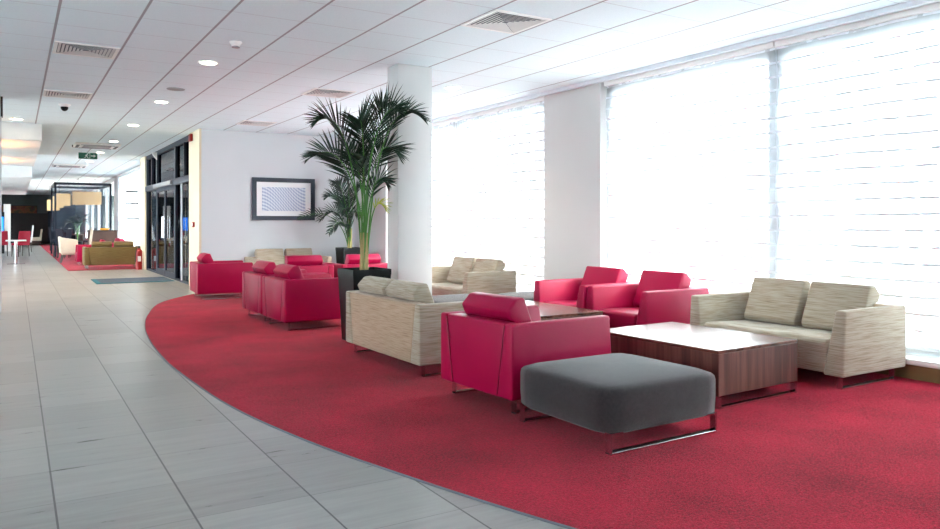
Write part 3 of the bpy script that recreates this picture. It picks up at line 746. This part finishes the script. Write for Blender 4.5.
dchair('white high-backed chair on the tiles behind the white pedestal table', (.38, 37.2, 0), 180, 'white_lacquer', 1.15)
rc = dchair('red dining chair left behind the white pedestal table', (-.45, 33.2, 0), 90, 'red_fabric', .95, group='red dining chairs')
dup(rc, 'red dining chair right behind the white pedestal table', (.17, 32.5, 0), 120)
t = thing('pedestal_table', 'small white square table on a chrome pedestal by the left edge', 'table', (0.02, 26.5, 0))
bm = B(); box(bm, -.27, .27, -.3, .3, .70, .735, .006, 2); obj('tabletop', bm, 'white_lacquer', t)
bm = B(); cyl(bm, 0, 0, .02, .7, .04); obj('pedestal', bm, 'chrome', t)
bm = B(); box(bm, -.24, .24, -.03, .03, 0, .025, .006, 1); box(bm, -.03, .03, -.24, .24, 0, .0245, .006, 1); obj('foot', bm, 'chrome', t)
t = thing('lounge_bench', 'pale low armchair before the dark panelled far wall', 'chair', (.92, 48.6, 0), 0)
bm = B(); box(bm, -.34, .34, -.3, .3, .25, .45, .03, 2); obj('seat', bm, 'cream_fabric', t)
bm = B(); hexa(bm, [(.24, -.3, .3), (.34, -.3, .3), (.34, .3, .3), (.24, .3, .3), (.32, -.3, .9), (.4, -.3, .9), (.4, .3, .9), (.32, .3, .9)], .02, 2); obj('backrest', bm, 'cream_fabric', t)
bm = B(); box(bm, -.3, .3, -.26, .26, 0, .25); obj('plinth', bm, 'dark_wood', t)
# dark table with white napkins
t = thing('dining_table', 'dark dining table under the canopy with white napkins', 'table', (2.0, 36.2, Z0))
bm = B(); box(bm, -.5, .5, -.4, .4, .72, .76, .005, 1); obj('tabletop', bm, 'dark_wood', t)
for sx in (-1, 1):
    for sy in (-1, 1): boxobj('leg', (sx*.45-.03, sx*.45+.03, sy*.35-.03, sy*.35+.03, 0, .72), 'dark_wood', t)
for k, lb in enumerate(('left', 'middle', 'right')):
    bm = B(); prism(bm, [(-.1, 0), (.1, 0), (.08, .24), (-.03, .28)], 'y', -.06, .06, .008, 1)
    tag(obj('napkin', bm, 'paper', loc=(1.68+.3*k, 36.1, Z0+.76)), 'white folded napkin on the dark dining table, %s one of three' % lb, 'napkin', 'napkins on the dark table')
# brown counter with an orange tray
t = thing('service_counter', 'brown box-shaped counter behind the olive sofa', 'counter', (2.66, 29.6, Z0))
boxobj('body', (-.46, .46, -.22, .22, 0, .95), 'brown_board', t); boxobj('top', (-.48, .48, -.24, .24, .95, .985), 'dark_wood', t)
bm = B(); hexa(bm, [(-.12, -.07, 0), (.12, -.07, 0), (.12, .07, 0), (-.12, .07, 0), (-.17, -.1, .07), (.17, -.1, .07), (.17, .1, .07), (-.17, .1, .07)], .006, 1)
tag(obj('tray', bm, 'orange_card', loc=(2.72, 29.55, Z0+.985)), 'small orange tray on top of the brown counter', 'tray')
# far plant
t = thing('potted_plant', 'leafy green plant under the canopy behind the dark chairs', 'plant', (2.15, 34.0, Z0))
bm = B(); cyl(bm, 0, 0, 0, .5, .15, .2); obj('pot', bm, 'black_gloss', t)
for k in range(9):
    a = k*2.4; r = .35+.2*random.random(); frond(t, (0, 0, .48), (r*math.cos(a), r*math.sin(a), 1.0+.75*random.random()), 1.0, .26, 9, .5, 'leaf_green', wid=.035)
# canopy with string curtain
t = thing('dining_canopy', 'dark framed canopy hung with grey string curtains at the end of the corridor', 'canopy', (0, 0, 0))
bm = B(); x0, x1, y0, y1, zt = 1.22, 3.12, 31.2, 34.6, 2.75
box(bm, x0, x1, y0, y0+.09, zt-.09, zt); box(bm, x0, x1, y1-.09, y1, zt-.09, zt); box(bm, x0, x0+.09, y0, y1, zt-.09, zt); box(bm, x1-.09, x1, y0, y1, zt-.09, zt)
obj('top_frame', bm, 'navy_metal', t, smooth=False)
for px in (x0, x1-.07):
    for py in (y0, y1-.07): boxobj('post', (px, px+.07, py, py+.07, Z0, zt-.09), 'navy_metal', t)
boxobj('string_curtain', (x0+.08, x1-.08, y0+.04, y0+.05, .9, zt-.09), 'string_curtain', t)
boxobj('side_curtain', (x0+.04, x0+.05, y0+.1, y1-.1, .9, zt-.09), 'string_curtain', t)
# pendant shades
def pendant(label, x, y, z, w, dp, h):
    t = thing('pendant_shade', label, 'lamp', (x, y, z), 0, 'cream box pendant lamps')
    bm = B(); a, b, tk = w/2, dp/2, .01
    box(bm, -a, a, -b, -b+tk, 0, h); box(bm, -a, a, b-tk, b, 0, h); box(bm, -a, -a+tk, -b+tk, b-tk, 0, h); box(bm, a-tk, a, -b+tk, b-tk, 0, h); box(bm, -a+tk, a-tk, -b+tk, b-tk, h-.01, h)
    obj('shade', bm, 'lampshade', t, smooth=False)
    bm = B(); tube(bm, [(-a*.6, 0, h), (-a*.6, 0, CEIL-z)], .006); tube(bm, [(a*.6, 0, h), (a*.6, 0, CEIL-z)], .006); obj('cord', bm, 'black_plastic', t)
pendant('long cream box pendant lamp nearest under the canopy', 2.42, 33.2, 1.98, 1.0, .8, .5)
pendant('cream box pendant lamp second under the canopy', 1.72, 35.6, 1.98, .5, .5, .5)
pendant('cream box pendant lamp third under the canopy', 1.62, 38.6, 1.95, .5, .5, .5)
pendant('cream box pendant lamp farthest under the canopy', 1.55, 40.8, 1.85, .5, .5, .5)
# far left: display cabinet, white upright panel, mural
t = thing('drinks_cooler', 'dark upright cooler with a glowing blue front at the left edge', 'cooler', (-.48, 36.2, 0))
boxobj('cabinet', (-.25, .1, -.3, .3, 0, 1.7), 'black_plastic', t, bev=.01); boxobj('lit_front', (-.22, .07, -.31, -.3, .9, 1.5), 'screen_blue', t)
tag(boxobj('upright_cabinet', (-.44, -.18, 38.6, 39.0, 0, 2.08), 'white_lacquer', bev=.01), 'tall narrow white cabinet beside the blue-lit cooler', 'cabinet')
t = thing('wall_mural', 'orange and green picture strip on the far wall', 'picture', (.2, 53.99, 2.08))
boxobj('print', (-1.1, .95, -.03, 0, -.23, .23), 'mural_print', t); bm = B(); box(bm, -1.13, .98, -.025, 0, -.26, .26); obj('backing', bm, 'dark_panel', t)

# unseen uplighters added in the left hall to warm the soffit undersides
for k, y in enumerate((16.4, 20.6)):
    t = thing('added_uplighter', 'unseen uplighter added behind the white partition, %s of two' % ('nearer', 'farther')[k], 'lamp', (-1.0, y, 0), 0, 'added uplighters in the left hall')
    bm = B(); cyl(bm, 0, 0, 0, .03, .15); obj('base', bm, 'black_plastic', t)
    bm = B(); cyl(bm, 0, 0, .03, 1.6, .015); obj('pole', bm, 'chrome', t)
    bm = B(); cyl(bm, 0, 0, 1.6, 1.72, .05, .14); obj('lamp_shade', bm, 'black_plastic', t)
    li = bpy.data.lights.new('lamp', 'SPOT'); li.energy = 80; li.color = (1, .38, .08); li.spot_size = R(125); li.spot_blend = .6; li.shadow_soft_size = .08
    lo = bpy.data.objects.new('lamp', li); COL.objects.link(lo); lo.parent = t; lo.location = (0, 0, 1.74); lo.rotation_euler = (R(180), 0, 0)

# ------------------------------------------------------------------ light
w = bpy.data.worlds.new('sky'); S.world = w; w.use_nodes = True
nt = w.node_tree; bg = nt.nodes['Background']; bg.inputs['Color'].default_value = (.88, .95, 1, 1); bg.inputs['Strength'].default_value = 3.6
sl = bpy.data.lights.new('sun', 'SUN'); sl.energy = 26; sl.angle = R(28); sl.color = (1, .96, .9)
so = bpy.data.objects.new('sun', sl); COL.objects.link(so)
so.rotation_euler = Vector((-.52, .56, -.62)).to_track_quat('-Z', 'Y').to_euler(); so.location = (12, -6, 9)

# ------------------------------------------------------------------ camera
cam = bpy.data.cameras.new('camera'); co = bpy.data.objects.new('camera', cam); COL.objects.link(co)
co.location = (0, 0, 1.25); co.rotation_euler = (R(90), 0, R(-31.4))
cam.sensor_width = 36; cam.lens = 745/940*36; cam.shift_y = -(264.5-223)/940; cam.clip_end = 300
S.camera = co
S.view_settings.view_transform = 'Standard'; S.view_settings.look = 'None'; S.view_settings.gamma = 1; S.view_settings.exposure = 2.36
S.cycles.use_denoising = True
S.cycles.max_bounces = 10; S.cycles.diffuse_bounces = 5; S.cycles.transparent_max_bounces = 16; S.cycles.sample_clamp_indirect = 6
